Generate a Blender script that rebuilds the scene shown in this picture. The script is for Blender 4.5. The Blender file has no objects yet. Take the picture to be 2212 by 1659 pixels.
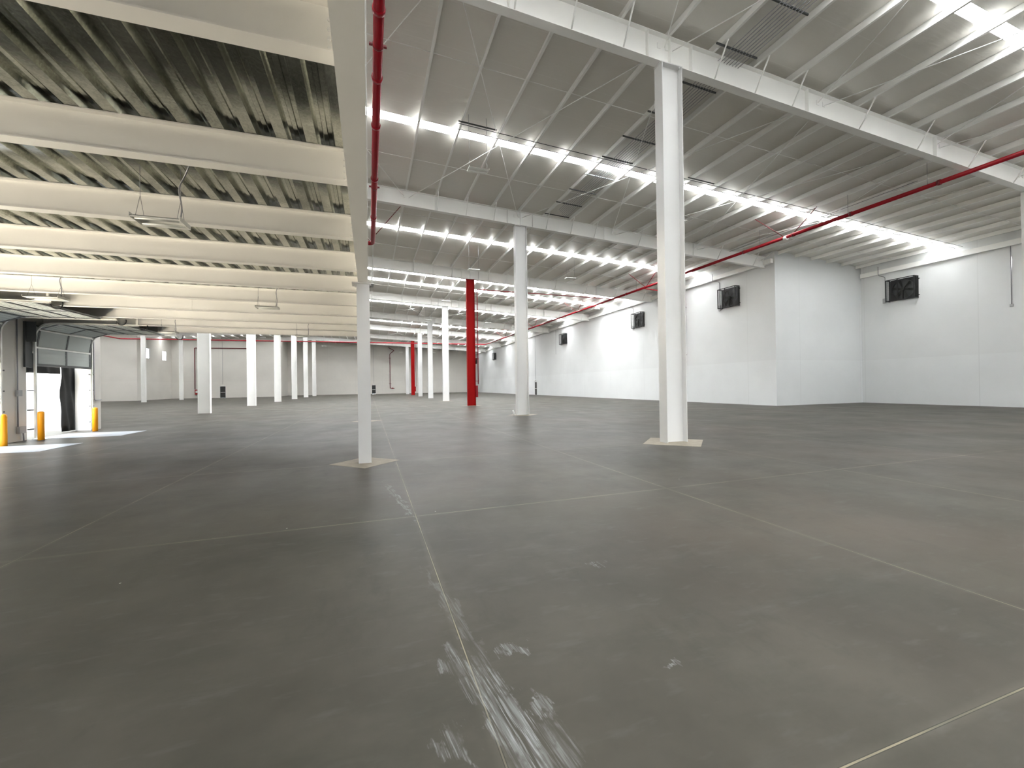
import bpy, bmesh, math, random
from mathutils import Vector, Matrix
random.seed(7)
S = bpy.context.scene
C = S.collection

# ------------------------------------------------------------------ camera, sky, sun, exposure
W_PX, H_PX, F_PX, EYE = 2212.0, 1659.0, 908.9, 1.614
def camera_axes(vpx=797.5, vpy=836.5, roll=0.0140):
    cx, cy = W_PX/2, H_PX/2
    yd = Vector(((vpx-cx)/F_PX, (vpy-cy)/F_PX, 1)).normalized()
    p2 = Vector(((vpx+1000-cx)/F_PX, (vpy-1000*roll-cy)/F_PX, 1))
    up = yd.cross(p2).normalized()
    if up.y > 0: up = -up
    xd = yd.cross(up).normalized()
    if xd.x < 0: xd = -xd
    return xd, yd, up
xd, yd, zd = camera_axes()
cam_d = bpy.data.cameras.new('camera'); cam = bpy.data.objects.new('camera', cam_d); C.objects.link(cam)
right = Vector((xd.x, yd.x, zd.x)); down = Vector((xd.y, yd.y, zd.y)); fwd = Vector((xd.z, yd.z, zd.z))
M = Matrix.Identity(4)
for i in range(3):
    M[i][0] = right[i]; M[i][1] = -down[i]; M[i][2] = -fwd[i]
M[2][3] = EYE
cam.matrix_world = M
cam_d.sensor_width = 36.0; cam_d.lens = F_PX*36.0/W_PX; cam_d.clip_start = 0.05; cam_d.clip_end = 600
S.camera = cam

world = bpy.data.worlds.new('sky'); S.world = world; world.use_nodes = True
bg = world.node_tree.nodes['Background']; bg.inputs[0].default_value = (0.86, 0.93, 1.0, 1); bg.inputs[1].default_value = 26.0
sun_d = bpy.data.lights.new('sun', 'SUN'); sun_d.energy = 820.0; sun_d.angle = 0.01; sun_d.color = (1, .97, .93)
sun = bpy.data.objects.new('sun', sun_d); C.objects.link(sun)
sun.rotation_euler = Vector((-0.03, -0.32, -0.94)).to_track_quat('-Z', 'Y').to_euler()
# light portals: two open dock doorways and three unseen openings added for light
for py in (1.9, 6.5, 11.1, 15.75, 20.35):
    ld = bpy.data.lights.new('door_portal', 'AREA'); ld.shape = 'RECTANGLE'; ld.size = 3.4; ld.size_y = 3.0; ld.cycles.is_portal = True
    lo = bpy.data.objects.new('door_portal', ld); C.objects.link(lo); lo.location = (-11.45, py, 1.5)
    lo.rotation_euler = Vector((1, 0, 0)).to_track_quat('-Z', 'Z').to_euler()
SKYLIGHT = 25.0
S.view_settings.view_transform = 'Standard'; S.view_settings.look = 'None'
S.view_settings.exposure = 0.44; S.view_settings.gamma = 1.0; S.view_settings.use_curve_mapping = False
cy = S.cycles
cy.max_bounces = 8; cy.diffuse_bounces = 6; cy.glossy_bounces = 4; cy.transmission_bounces = 2
cy.use_denoising = True; cy.caustics_reflective = False; cy.caustics_refractive = False
cy.sample_clamp_indirect = 60.0; cy.use_guiding = True; cy.use_adaptive_sampling = True; cy.adaptive_threshold = .02

# ------------------------------------------------------------------ materials
def new_mat(name):
    m = bpy.data.materials.new(name); m.use_nodes = True
    return m, m.node_tree.nodes, m.node_tree.links, m.node_tree.nodes['Principled BSDF']
def paint(name, col, rough=.45, metal=0.0, var=.05, scale=3.0, bump=0.0, spec=.5):
    m, n, l, b = new_mat(name)
    tc = n.new('ShaderNodeTexCoord'); no = n.new('ShaderNodeTexNoise'); no.inputs['Scale'].default_value = scale
    no.inputs['Detail'].default_value = 4
    l.new(tc.outputs['Object'], no.inputs['Vector'])
    r = n.new('ShaderNodeValToRGB')
    r.color_ramp.elements[0].position = .3; r.color_ramp.elements[1].position = .7
    r.color_ramp.elements[0].color = tuple(c*(1-var) for c in col)+(1,)
    r.color_ramp.elements[1].color = tuple(min(1, c*(1+var)) for c in col)+(1,)
    l.new(no.outputs['Fac'], r.inputs['Fac']); l.new(r.outputs['Color'], b.inputs['Base Color'])
    b.inputs['Roughness'].default_value = rough; b.inputs['Metallic'].default_value = metal
    b.inputs['Specular IOR Level'].default_value = spec
    if bump:
        bp = n.new('ShaderNodeBump'); bp.inputs['Strength'].default_value = bump; bp.inputs['Distance'].default_value = .02
        l.new(no.outputs['Fac'], bp.inputs['Height']); l.new(bp.outputs['Normal'], b.inputs['Normal'])
    return m
def math_node(n, l, op, a, b=None, c=None):
    k = n.new('ShaderNodeMath'); k.operation = op
    for i, v in enumerate((a, b, c)):
        if v is None: continue
        if isinstance(v, (int, float)): k.inputs[i].default_value = v
        else: l.new(v, k.inputs[i])
    return k.outputs[0]

WHITE = paint('white_steel_paint', (.87, .87, .85), .42, var=.02, scale=1.5)
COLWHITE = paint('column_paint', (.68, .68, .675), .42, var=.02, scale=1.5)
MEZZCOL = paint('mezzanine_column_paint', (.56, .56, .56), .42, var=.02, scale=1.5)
WHITE2 = paint('cream_joist_paint', (.93, .915, .88), .5, var=.03, scale=.8)
RED = paint('red_steel_paint', (.30, .0015, .0015), .6, var=.03, spec=.15)
PIPE_RED = paint('red_pipe_paint', (.25, .002, .009), .35, var=.05, spec=.3)
DARK_RED = paint('dark_red_paint', (.14, .003, .008), .4)
YELLOW = paint('yellow_bollard_paint', (.90, .36, .008), .4, var=.04)
BLACK = paint('black_metal', (.012, .012, .013), .45)
DARKGREY = paint('dark_grey_metal', (.06, .065, .065), .5)
LOUVRE = paint('fan_blade_metal', (.05, .052, .048), .4, metal=.6)
GREY = paint('grey_conduit', (.30, .30, .32), .4, metal=.6)
ZINC = paint('zinc_plated_track', (.78, .78, .74), .35, metal=.3, var=.08)
DOORGREY = paint('dock_door_grey', (.50, .54, .52), .45, var=.02)
DOORSTILE = paint('dock_door_stile', (.14, .145, .15), .45)
FABRIC = paint('black_dock_fabric', (.02, .02, .02), .6, bump=.3, scale=6)
LAMPWHITE = paint('lamp_housing_white', (.85, .85, .82), .4)
OFFGLASS = paint('lamp_diffuser_unlit', (.82, .83, .80), .3)
BOXGREY = paint('junction_box_grey', (.38, .38, .39), .5)
PADMAT = paint('pale_concrete_pad', (.30, .265, .21), .75, var=.12, scale=5)
STEELPLATE = paint('dock_plate_steel', (.42, .45, .5), .4, metal=.3, var=.08, scale=10)
ASPHALT = paint('outside_concrete', (.7, .68, .64), .8, scale=.6)
DOORBLACK = paint('dark_exit_door', (.022, .024, .024), .45)

def wall_mat(name, col, low):
    m, n, l, b = new_mat(name)
    g = n.new('ShaderNodeNewGeometry'); sp = n.new('ShaderNodeSeparateXYZ'); l.new(g.outputs['Position'], sp.inputs[0])
    no = n.new('ShaderNodeTexNoise'); no.inputs['Scale'].default_value = .35; no.inputs['Detail'].default_value = 5
    l.new(g.outputs['Position'], no.inputs['Vector'])
    # panel joints between the tilt-up slabs, one every 6 m, and the fresh coat up to 3 m
    s = math_node(n, l, 'ADD', sp.outputs['X'], sp.outputs['Y'])
    d = math_node(n, l, 'ABSOLUTE', math_node(n, l, 'SUBTRACT', math_node(n, l, 'MODULO', math_node(n, l, 'ADD', s, 602.4), 6.0), 3.0))
    joint = math_node(n, l, 'LESS_THAN', d, .018)
    lowm = math_node(n, l, 'LESS_THAN', sp.outputs['Z'], 3.05)
    mix = n.new('ShaderNodeMix'); mix.data_type = 'RGBA'
    mix.inputs[6].default_value = (*col, 1); mix.inputs[7].default_value = (*low, 1)
    l.new(lowm, mix.inputs[0])
    mix2 = n.new('ShaderNodeMix'); mix2.data_type = 'RGBA'; mix2.blend_type = 'MULTIPLY'
    mix2.inputs[0].default_value = 1
    r = n.new('ShaderNodeValToRGB'); r.color_ramp.elements[0].color = (.94, .94, .94, 1); r.color_ramp.elements[1].color = (1, 1, 1, 1)
    r.color_ramp.elements[0].position = .35; r.color_ramp.elements[1].position = .65
    l.new(no.outputs['Fac'], r.inputs[0]); l.new(mix.outputs[2], mix2.inputs[6]); l.new(r.outputs[0], mix2.inputs[7])
    mix3 = n.new('ShaderNodeMix'); mix3.data_type = 'RGBA'; mix3.inputs[7].default_value = (*[c*.86 for c in col], 1)
    l.new(math_node(n, l, 'MULTIPLY', joint, .7), mix3.inputs[0]); l.new(mix2.outputs[2], mix3.inputs[6])
    l.new(mix3.outputs[2], b.inputs['Base Color'])
    b.inputs['Roughness'].default_value = .55
    return m
WALL_R = wall_mat('white_wall_paint', (.69, .705, .71), (.72, .738, .744))
WALL_L = wall_mat('warm_wall_paint', (.68, .655, .61), (.70, .675, .63))

def floor_mat():
    m, n, l, b = new_mat('polished_concrete')
    g = n.new('ShaderNodeNewGeometry'); sp = n.new('ShaderNodeSeparateXYZ'); l.new(g.outputs['Position'], sp.inputs[0])
    X, Y = sp.outputs['X'], sp.outputs['Y']
    def noise(scale, detail, rough=.5, sx=1, sy=1, off=0):
        mp = n.new('ShaderNodeMapping'); mp.inputs['Scale'].default_value = (sx, sy, 1); mp.inputs['Location'].default_value = (off, off*.7, 0)
        l.new(g.outputs['Position'], mp.inputs[0])
        t = n.new('ShaderNodeTexNoise'); t.inputs['Scale'].default_value = scale; t.inputs['Detail'].default_value = detail
        t.inputs['Roughness'].default_value = rough; l.new(mp.outputs[0], t.inputs['Vector']); return t.outputs['Fac']
    def ramp(f, p0, c0, p1, c1):
        r = n.new('ShaderNodeValToRGB'); r.color_ramp.elements[0].position = p0; r.color_ramp.elements[1].position = p1
        r.color_ramp.elements[0].color = (*c0, 1); r.color_ramp.elements[1].color = (*c1, 1); l.new(f, r.inputs[0]); return r.outputs[0]
    def mixc(f, a, c, mode='MIX'):
        k = n.new('ShaderNodeMix'); k.data_type = 'RGBA'; k.blend_type = mode
        for i, v in ((0, f), (6, a), (7, c)):
            if isinstance(v, (int, float)): k.inputs[i].default_value = v
            elif isinstance(v, tuple): k.inputs[i].default_value = (*v, 1)
            else: l.new(v, k.inputs[i])
        return k.outputs[2]
    A = lambda op, *a: math_node(n, l, op, *a)
    base = ramp(noise(.45, 6, .6), .36, (.054, .051, .042), .66, (.089, .083, .069))
    base = mixc(ramp(noise(.22, 3, .5, off=5), .45, (0, 0, 0), .7, (.55, .55, .55)), base, (.088, .071, .058))     # brownish clouds
    base = mixc(ramp(noise(1.6, 8, .7, 1, .45, off=9), .56, (0, 0, 0), .72, (.5, .5, .5)), base, (.042, .044, .036))
    base = mixc(ramp(noise(2.2, 6, .65, .35, 1.3, off=2), .58, (0, 0, 0), .76, (.35, .35, .35)), base, (.110, .107, .096))
    base = mixc(ramp(noise(6.5, 3, .6, .45, 1.3, off=6), .58, (0, 0, 0), .74, (.42, .42, .42)), base, (.100, .099, .088))   # pale trowel flecks
    base = mixc(ramp(noise(.9, 6, .7, .6, 1.2, off=13), .52, (0, 0, 0), .72, (.5, .5, .5)), base, (.044, .045, .036))
    # saw-cut joints, 3.77 m by 4.13 m
    def dist(v, off, per):
        return A('ABSOLUTE', A('SUBTRACT', A('MODULO', A('ADD', v, off+per/2+per*60), per), per/2))
    dx = dist(X, -0.53, 3.77); dy = dist(Y, -1.23, 4.13)
    dmin = A('MINIMUM', dx, dy)
    halo = ramp(dmin, .0, (.22, .22, .22), .05, (0, 0, 0))
    base = mixc(A('MULTIPLY', halo, noise(3, 4)), base, (.24, .23, .19))
    line = A('MULTIPLY', A('LESS_THAN', dmin, .0040), ramp(noise(1.1, 3, off=7), .40, (.25, .25, .25), .60, (1, 1, 1)))
    base = mixc(A('MULTIPLY', line, .7), base, (.36, .32, .22))
    groove = A('LESS_THAN', A('ABSOLUTE', A('SUBTRACT', dmin, .0058)), .0018)
    base = mixc(A('MULTIPLY', groove, .7), base, (.04, .04, .035))
    # pale tyre and plaster scuffs beside the near joint; streaks run slightly across it
    sk = n.new('ShaderNodeCombineXYZ'); XS = A('ADD', X, A('MULTIPLY', A('SUBTRACT', Y, 2.0), .13)); l.new(XS, sk.inputs[0]); l.new(Y, sk.inputs[1])
    def snoise(sx, sy, det, off=0):
        mp = n.new('ShaderNodeMapping'); mp.inputs['Scale'].default_value = (sx, sy, 1); mp.inputs['Location'].default_value = (off, off, 0)
        l.new(sk.outputs[0], mp.inputs[0]); t = n.new('ShaderNodeTexNoise'); t.inputs['Scale'].default_value = 1; t.inputs['Detail'].default_value = det
        t.inputs['Roughness'].default_value = .62; l.new(mp.outputs[0], t.inputs['Vector']); return t.outputs['Fac']
    w1 = A('MULTIPLY', A('SUBTRACT', snoise(9, 5, 4, 3), .5), .34); w2 = A('MULTIPLY', A('SUBTRACT', snoise(11, 5, 4, 8), .5), .5)
    def blob(cx_, cy_, rx, ry):
        a = A('DIVIDE', A('SUBTRACT', A('ADD', XS, w1), cx_+.13*(cy_-2.0)), rx); c = A('DIVIDE', A('SUBTRACT', A('ADD', Y, w2), cy_), ry)
        r2 = A('ADD', A('MULTIPLY', a, a), A('MULTIPLY', c, c))
        k2 = n.new('ShaderNodeClamp'); l.new(A('MULTIPLY', A('SUBTRACT', 1.0, r2), 1.6), k2.inputs[0]); return k2.outputs[0]
    fine = ramp(snoise(95, 3.2, 3, 1), .50, (0, 0, 0), .62, (1, 1, 1)); wide = ramp(snoise(22, 1.6, 3, 5), .44, (0, 0, 0), .66, (1, 1, 1))
    tot = None
    for cx_, cy_, rx, ry, gain in ((.62, 1.98, .11, .48, 1.2), (.50, 2.30, .07, .34, .8), (.82, 2.44, .10, .07, 1.0), (.36, 1.90, .08, .12, .9), (.80, 1.97, .035, .13, .8),
                     (.55, 3.0, .05, .9, .35), (.38, 6.3, .05, 1.3, .8), (.40, 2.42, .07, .08, .6), (1.9, 3.36, .10, .035, .7), (1.62, 2.0, .07, .03, .7), (.70, 1.72, .2, .16, .5)):
        v = A('MULTIPLY', blob(cx_, cy_, rx, ry), gain); tot = v if tot is None else A('MAXIMUM', tot, v)
    st = A('MULTIPLY', tot, A('ADD', A('MULTIPLY', wide, .38), A('MULTIPLY', fine, .5)))
    stc = n.new('ShaderNodeClamp'); l.new(st, stc.inputs[0])
    base = mixc(A('MULTIPLY', stc.outputs[0], .8), base, (.36, .375, .38))
    # broad curved plaster smear
    # small pale crumbs of plaster dried onto the slab
    vo = n.new('ShaderNodeTexVoronoi'); vo.inputs['Scale'].default_value = 1.7; l.new(g.outputs['Position'], vo.inputs['Vector'])
    crumb = A('LESS_THAN', vo.outputs['Distance'], .017)
    base = mixc(A('MULTIPLY', crumb, .8), base, (.5, .48, .44))
    l.new(base, b.inputs['Base Color'])
    rr = n.new('ShaderNodeMapRange'); rr.inputs['To Min'].default_value = .30; rr.inputs['To Max'].default_value = .52
    l.new(noise(.8, 6, .65, 1, .8, off=4), rr.inputs['Value']); 
    l.new(rr.outputs[0], b.inputs['Roughness'])
    bp = n.new('ShaderNodeBump'); bp.inputs['Strength'].default_value = .10; bp.inputs['Distance'].default_value = .01
    l.new(noise(2.5, 5, .6), bp.inputs['Height']); l.new(bp.outputs['Normal'], b.inputs['Normal'])
    b.inputs['Specular IOR Level'].default_value = .05
    return m
FLOOR = floor_mat()

def ceil_mat():
    m, n, l, b = new_mat('roof_insulation_facing')
    g = n.new('ShaderNodeNewGeometry'); sp = n.new('ShaderNodeSeparateXYZ'); l.new(g.outputs['Position'], sp.inputs[0])
    A = lambda op, *a: math_node(n, l, op, *a)
    seam = A('LESS_THAN', A('ABSOLUTE', A('SUBTRACT', A('MODULO', A('ADD', sp.outputs['Y'], 600.5), 1.5), .75)), .012)
    mp = n.new('ShaderNodeMapping'); mp.inputs['Scale'].default_value = (.6, 5, 1); l.new(g.outputs['Position'], mp.inputs[0])
    t = n.new('ShaderNodeTexNoise'); t.inputs['Scale'].default_value = 2.2; t.inputs['Detail'].default_value = 6; l.new(mp.outputs[0], t.inputs['Vector'])
    mix = n.new('ShaderNodeMix'); mix.data_type = 'RGBA'; mix.inputs[6].default_value = (.72, .70, .655, 1); mix.inputs[7].default_value = (.78, .765, .73, 1)
    l.new(A('MULTIPLY', seam, .7), mix.inputs[0]); l.new(mix.outputs[2], b.inputs['Base Color'])
    bp = n.new('ShaderNodeBump'); bp.inputs['Strength'].default_value = .25; bp.inputs['Distance'].default_value = .03
    l.new(t.outputs['Fac'], bp.inputs['Height']); l.new(bp.outputs['Normal'], b.inputs['Normal'])
    b.inputs['Roughness'].default_value = .34; b.inputs['Metallic'].default_value = .05
    return m
CEIL = ceil_mat()

def galv_mat():
    m, n, l, b = new_mat('galvanised_deck')
    tc = n.new('ShaderNodeNewGeometry')
    v = n.new('ShaderNodeTexVoronoi'); v.inputs['Scale'].default_value = 55; l.new(tc.outputs['Position'], v.inputs['Vector'])
    no = n.new('ShaderNodeTexNoise'); no.inputs['Scale'].default_value = 2.2; no.inputs['Detail'].default_value = 5; l.new(tc.outputs['Position'], no.inputs['Vector'])
    r = n.new('ShaderNodeValToRGB'); r.color_ramp.elements[0].color = (.22, .23, .195, 1); r.color_ramp.elements[1].color = (.72, .73, .66, 1)
    r.color_ramp.elements[0].position = .25; r.color_ramp.elements[1].position = .75
    mx = math_node(n, l, 'MULTIPLY_ADD', v.outputs['Color'], .22, math_node(n, l, 'MULTIPLY', no.outputs['Fac'], .8))
    l.new(mx, r.inputs[0]); l.new(r.outputs[0], b.inputs['Base Color'])
    b.inputs['Metallic'].default_value = 1.0; b.inputs['Roughness'].default_value = .2
    # embossed dimples along the ribs
    mp = n.new('ShaderNodeMapping'); mp.inputs['Scale'].default_value = (1/.0508, 1/.055, 1); l.new(tc.outputs['Position'], mp.inputs[0])
    fr = n.new('ShaderNodeVectorMath'); fr.operation = 'FRACTION'; l.new(mp.outputs[0], fr.inputs[0])
    su = n.new('ShaderNodeVectorMath'); su.operation = 'SUBTRACT'; su.inputs[1].default_value = (.5, .5, 0); l.new(fr.outputs[0], su.inputs[0])
    ss = n.new('ShaderNodeSeparateXYZ'); l.new(su.outputs[0], ss.inputs[0])
    d2 = math_node(n, l, 'ADD', math_node(n, l, 'MULTIPLY', ss.outputs[0], ss.outputs[0]), math_node(n, l, 'MULTIPLY', ss.outputs[1], ss.outputs[1]))
    hgt = math_node(n, l, 'LESS_THAN', d2, .05)
    bp = n.new('ShaderNodeBump'); bp.inputs['Strength'].default_value = .35; bp.inputs['Distance'].default_value = .004
    l.new(hgt, bp.inputs['Height']); l.new(bp.outputs['Normal'], b.inputs['Normal'])
    return m
GALV = galv_mat()

def emit_mat(name, col, s):
    m, n, l, b = new_mat(name)
    b.inputs['Base Color'].default_value = (.8, .8, .8, 1)
    b.inputs['Emission Color'].default_value = (*col, 1); b.inputs['Emission Strength'].default_value = s
    return m
SKYPANEL = emit_mat('daylit_translucent_panel', (.97, .99, 1.0), SKYLIGHT)
WINDOWLIT = emit_mat('daylit_window_pane', (.9, .96, 1.0), 4.0)

def mesh_mat():
    m, n, l, b = new_mat('wire_guard_mesh')
    b.inputs['Base Color'].default_value = (.02, .02, .02, 1)
    return m
WIRE = mesh_mat()

# ------------------------------------------------------------------ mesh helpers
def box(bm, x0, x1, y0, y1, z0, z1):
    v = [bm.verts.new(p) for p in ((x0,y0,z0),(x1,y0,z0),(x1,y1,z0),(x0,y1,z0),(x0,y0,z1),(x1,y0,z1),(x1,y1,z1),(x0,y1,z1))]
    for f in ((0,3,2,1),(4,5,6,7),(0,1,5,4),(1,2,6,5),(2,3,7,6),(3,0,4,7)): bm.faces.new([v[i] for i in f])
def frame_of(d, up=Vector((0, 0, 1))):
    d = d.normalized()
    if abs(d.dot(up)) > .98: up = Vector((0, 1, 0))
    s = d.cross(up).normalized(); return s, s.cross(d).normalized()
def sweep(bm, prof, p0, p1, up=Vector((0, 0, 1)), cap=True):
    """extrude closed 2D outline (side, up) from p0 to p1"""
    p0, p1 = Vector(p0), Vector(p1); s, u = frame_of(p1-p0, up)
    a = [bm.verts.new(p0+s*x+u*y) for x, y in prof]; b = [bm.verts.new(p1+s*x+u*y) for x, y in prof]
    k = len(prof)
    for i in range(k): bm.faces.new((a[i], a[(i+1) % k], b[(i+1) % k], b[i]))
    if cap:
        bm.faces.new(list(reversed(a))); bm.faces.new(b)
def sweep_v(bm, prof, p0, p1):
    """profile kept in the world XZ / YZ plane with vertical ends (for sloping beams): prof = (side, z)"""
    p0, p1 = Vector(p0), Vector(p1); d = p1-p0; d.z = 0; d.normalize(); s = Vector((d.y, -d.x, 0))
    a = [bm.verts.new(p0+s*x+Vector((0, 0, y))) for x, y in prof]; b = [bm.verts.new(p1+s*x+Vector((0, 0, y))) for x, y in prof]
    k = len(prof)
    for i in range(k): bm.faces.new((a[i], a[(i+1) % k], b[(i+1) % k], b[i]))
    bm.faces.new(list(reversed(a))); bm.faces.new(b)
def i_prof(w, h, tf, tw):
    a, b = w/2, tw/2
    return [(-a,0),(a,0),(a,tf),(b,tf),(b,h-tf),(a,h-tf),(a,h),(-a,h),(-a,h-tf),(-b,h-tf),(-b,tf),(-a,tf)]
def ibar(bm, p0, p1, w, h, tf=.016, tw=.012): sweep_v(bm, i_prof(w, h, tf, tw), p0, p1)
def tube(bm, pts, r, seg=10, cap=True):
    pts = [Vector(p) for p in pts]; rings = []
    s = None
    for i, p in enumerate(pts):
        d = (pts[min(i+1, len(pts)-1)]-pts[max(i-1, 0)]).normalized()
        if s is None: s, u = frame_of(d)
        else:
            s = (s-d*s.dot(d)).normalized()
        u = s.cross(d)
        rings.append([bm.verts.new(p+(s*math.cos(2*math.pi*k/seg)+u*math.sin(2*math.pi*k/seg))*r) for k in range(seg)])
    for a, b in zip(rings, rings[1:]):
        for k in range(seg): 
            f = bm.faces.new((a[k], a[(k+1) % seg], b[(k+1) % seg], b[k])); f.smooth = True
    if cap:
        bm.faces.new(list(reversed(rings[0]))); bm.faces.new(rings[-1])
def bend(pts, r, n=6):
    """round the corners of a polyline"""
    pts = [Vector(p) for p in pts]; out = [pts[0]]
    for a, b, c in zip(pts, pts[1:], pts[2:]):
        d0 = (a-b).normalized(); d1 = (c-b).normalized(); rr = min(r, (a-b).length*.45, (c-b).length*.45)
        for i in range(n+1):
            t = i/n; out.append((b+d0*rr)*(1-t)**2+b*2*t*(1-t)+(b+d1*rr)*t*t)
    out.append(pts[-1]); return out
def disc(bm, c, axis, r, h, seg=16):
    c = Vector(c); a = Vector(axis).normalized(); tube(bm, [c-a*h/2, c+a*h/2], r, seg)
def link(name, bm, mat, parent=None, loc=None, recalc=True):
    if recalc: bmesh.ops.recalc_face_normals(bm, faces=bm.faces)
    me = bpy.data.meshes.new(name); bm.to_mesh(me); bm.free(); me.materials.append(mat)
    o = bpy.data.objects.new(name, me); C.objects.link(o)
    if parent: o.parent = parent
    if loc is not None: o.location = loc
    return o
def tag(o, label, cat, group=None, kind=None):
    o['label'] = label; o['category'] = cat
    if group: o['group'] = group
    if kind: o['kind'] = kind
    return o
def thing(name, label, cat, loc=(0, 0, 0), group=None, rz=0.0):
    o = bpy.data.objects.new(name, None); C.objects.link(o); o.empty_display_size = .2
    o.location = loc; o.rotation_euler = (0, 0, rz); return tag(o, label, cat, group)
def struct(name, bm, mat):
    o = link(name, bm, mat); o['kind'] = 'structure'; return o
def dup(root, loc, label, rz=None, group=None):
    r = root.copy(); C.objects.link(r); r.location = loc; r['label'] = label
    if rz is not None: r.rotation_euler = (0, 0, rz)
    if group: r['group'] = group
    for ch in list(root.children):
        c = ch.copy(); C.objects.link(c); c.parent = r
        for g in list(ch.children):
            d = g.copy(); C.objects.link(d); d.parent = c
    return r
B = bmesh.new
ORD = ['first','second','third','fourth','fifth','sixth','seventh','eighth','ninth','tenth','eleventh','twelfth','thirteenth','fourteenth',
       'fifteenth','sixteenth','seventeenth','eighteenth','nineteenth','twentieth','twenty-first','twenty-second','twenty-third','twenty-fourth',
       'twenty-fifth','twenty-sixth','twenty-seventh','twenty-eighth','twenty-ninth','thirtieth']

# ------------------------------------------------------------------ building grid
ROWS = [9.5+12*k for k in range(8)]            # column rows in depth
CX, LX, FX, RX = 7.88, -10.5, -28.7, 25.93     # column lines
RIDGE, SL = -10.5, .055
WR, WRN, STEP, WD = 25.6, 34.0, 20.8, -10.9    # right wall, near right wall, step wall, dock wall
PANELY, FRONTY, BACKY = 81.5, 93.6, 105.6
WLW, RETX, WFAR = -34.5, -17.3, -46.0
def ztop(x): return 11.47-SL*(x if x > RIDGE else 2*RIDGE-x)      # rafter top
def zdeck(x): return ztop(x)+.25
YB = -14.6                                                        # wall behind the camera

# floor
bm = B(); box(bm, WFAR-.2, WRN+.3, YB-.3, BACKY+.3, -.25, 0); struct('floor', bm, FLOOR)
# walls (slabs stand outside the room faces); each is carried up to the sloping roof
def wall(name, x0, y0, x1, y1, thick, mat, holes=(), top=None):
    """wall whose room face runs (x0,y0)->(x1,y1); thick extends to the right-hand side of travel"""
    bm = B(); d = Vector((x1-x0, y1-y0, 0)); L = d.length; d.normalize(); nrm = Vector((d.y, -d.x, 0))*thick
    cuts = sorted(set([0, L]+[h for q in holes for h in q[:2]]+([(RIDGE-x0)/d.x] if abs(d.x) > .5 and (x0-RIDGE)*(x1-RIDGE) < 0 else [])))
    for a, b in zip(cuts, cuts[1:]):
        pa = Vector((x0, y0, 0))+d*a; pb = Vector((x0, y0, 0))+d*b
        za, zb = (zdeck(pa.x), zdeck(pb.x)) if top is None else (top, top)
        spans = [(0, None)]
        for h in holes:
            if h[0] <= a+1e-6 and h[1] >= b-1e-6:
                spans = ([(0, h[2])] if h[2] > 0 else [])+[(h[3], None)]
        for z0, z1 in spans:
            ta, tb = (za, zb) if z1 is None else (z1, z1)
            v = [bm.verts.new(p) for p in (pa+Vector((0,0,z0)), pb+Vector((0,0,z0)), pb+nrm+Vector((0,0,z0)), pa+nrm+Vector((0,0,z0)),
                                           pa+Vector((0,0,ta)), pb+Vector((0,0,tb)), pb+nrm+Vector((0,0,tb)), pa+nrm+Vector((0,0,ta)))]
            for f in ((0,3,2,1),(4,5,6,7),(0,1,5,4),(1,2,6,5),(2,3,7,6),(3,0,4,7)): bm.faces.new([v[i] for i in f])
    return struct(name, bm, mat)
wall('wall_right', WR, BACKY, WR, STEP+.2, -.2, WALL_R, holes=[(BACKY-63.9, BACKY-62.95, 0, 2.1)])
wall('wall_step', WR, STEP, WRN, STEP, -.2, WALL_R)
wall('wall_right_near', WRN, STEP, WRN, YB, -.2, WALL_R)
wall('wall_behind', WRN, YB, WD, YB, -.2, WALL_R)
DOORS = [(13.98+.03, 17.46), (18.62, 22.05)]
DH = 3.0
wall('wall_dock', WD, YB, WD, 22.75, -.5, WALL_L, holes=[(a-YB, b-YB, 0, DH) for a, b in [(y, y+3.4) for y in (0.2, 4.8, 9.4)]+DOORS])  # first three openings are unseen, added to light the mezzanine underside
wall('wall_left_inner', WD-.5, 22.75, WFAR, 22.75, .2, WALL_L)
wall('wall_left_far', WFAR, 22.75, WFAR, PANELY, -.2, WALL_L)
wall('wall_left_panel', WFAR, PANELY, WLW, PANELY, -.2, WALL_L)
WW = [(84.19, 85.6), (90.1, 91.75)]
wall('wall_left_wing', WLW, PANELY+.2, WLW, FRONTY, -.2, WALL_L, holes=[(a-PANELY-.2, b-PANELY-.2, 6.87, 8.55) for a, b in WW])
wall('wall_left_front', WLW, FRONTY, RETX, FRONTY, -.2, WALL_L, holes=[(-26.88-WLW, -25.92-WLW, 0, 2.2)])
RW = (94.1, 95.5)
wall('wall_left_return', RETX, FRONTY+.2, RETX, BACKY, -.2, WALL_L, holes=[(RW[0]-FRONTY-.2, RW[1]-FRONTY-.2, 6.6, 8.3)])
wall('wall_back', RETX, BACKY, WR, BACKY, -.2, WALL_L, holes=[(.58-RETX, 1.5-RETX, 0, 2.1)])
# windows in the left wing
for i, (x, a, b, z0, z1) in enumerate([(WLW, *WW[0], 6.87, 8.55), (WLW, *WW[1], 6.87, 8.55), (RETX, *RW, 6.6, 8.3)]):
    bm = B()
    for q in ((a, a+.05, z0, z1), (b-.05, b, z0, z1), (a+.05, b-.05, z0, z0+.05), (a+.05, b-.05, z1-.05, z1)):
        box(bm, x-.12, x-.04, q[0], q[1], q[2], q[3])
    w = struct('window_%d' % (i+1), bm, DARKGREY)
    bm = B(); box(bm, x-.10, x-.08, a+.05, b-.05, z0+.05, z1-.05); link('window_pane', bm, WINDOWLIT, w)
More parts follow.
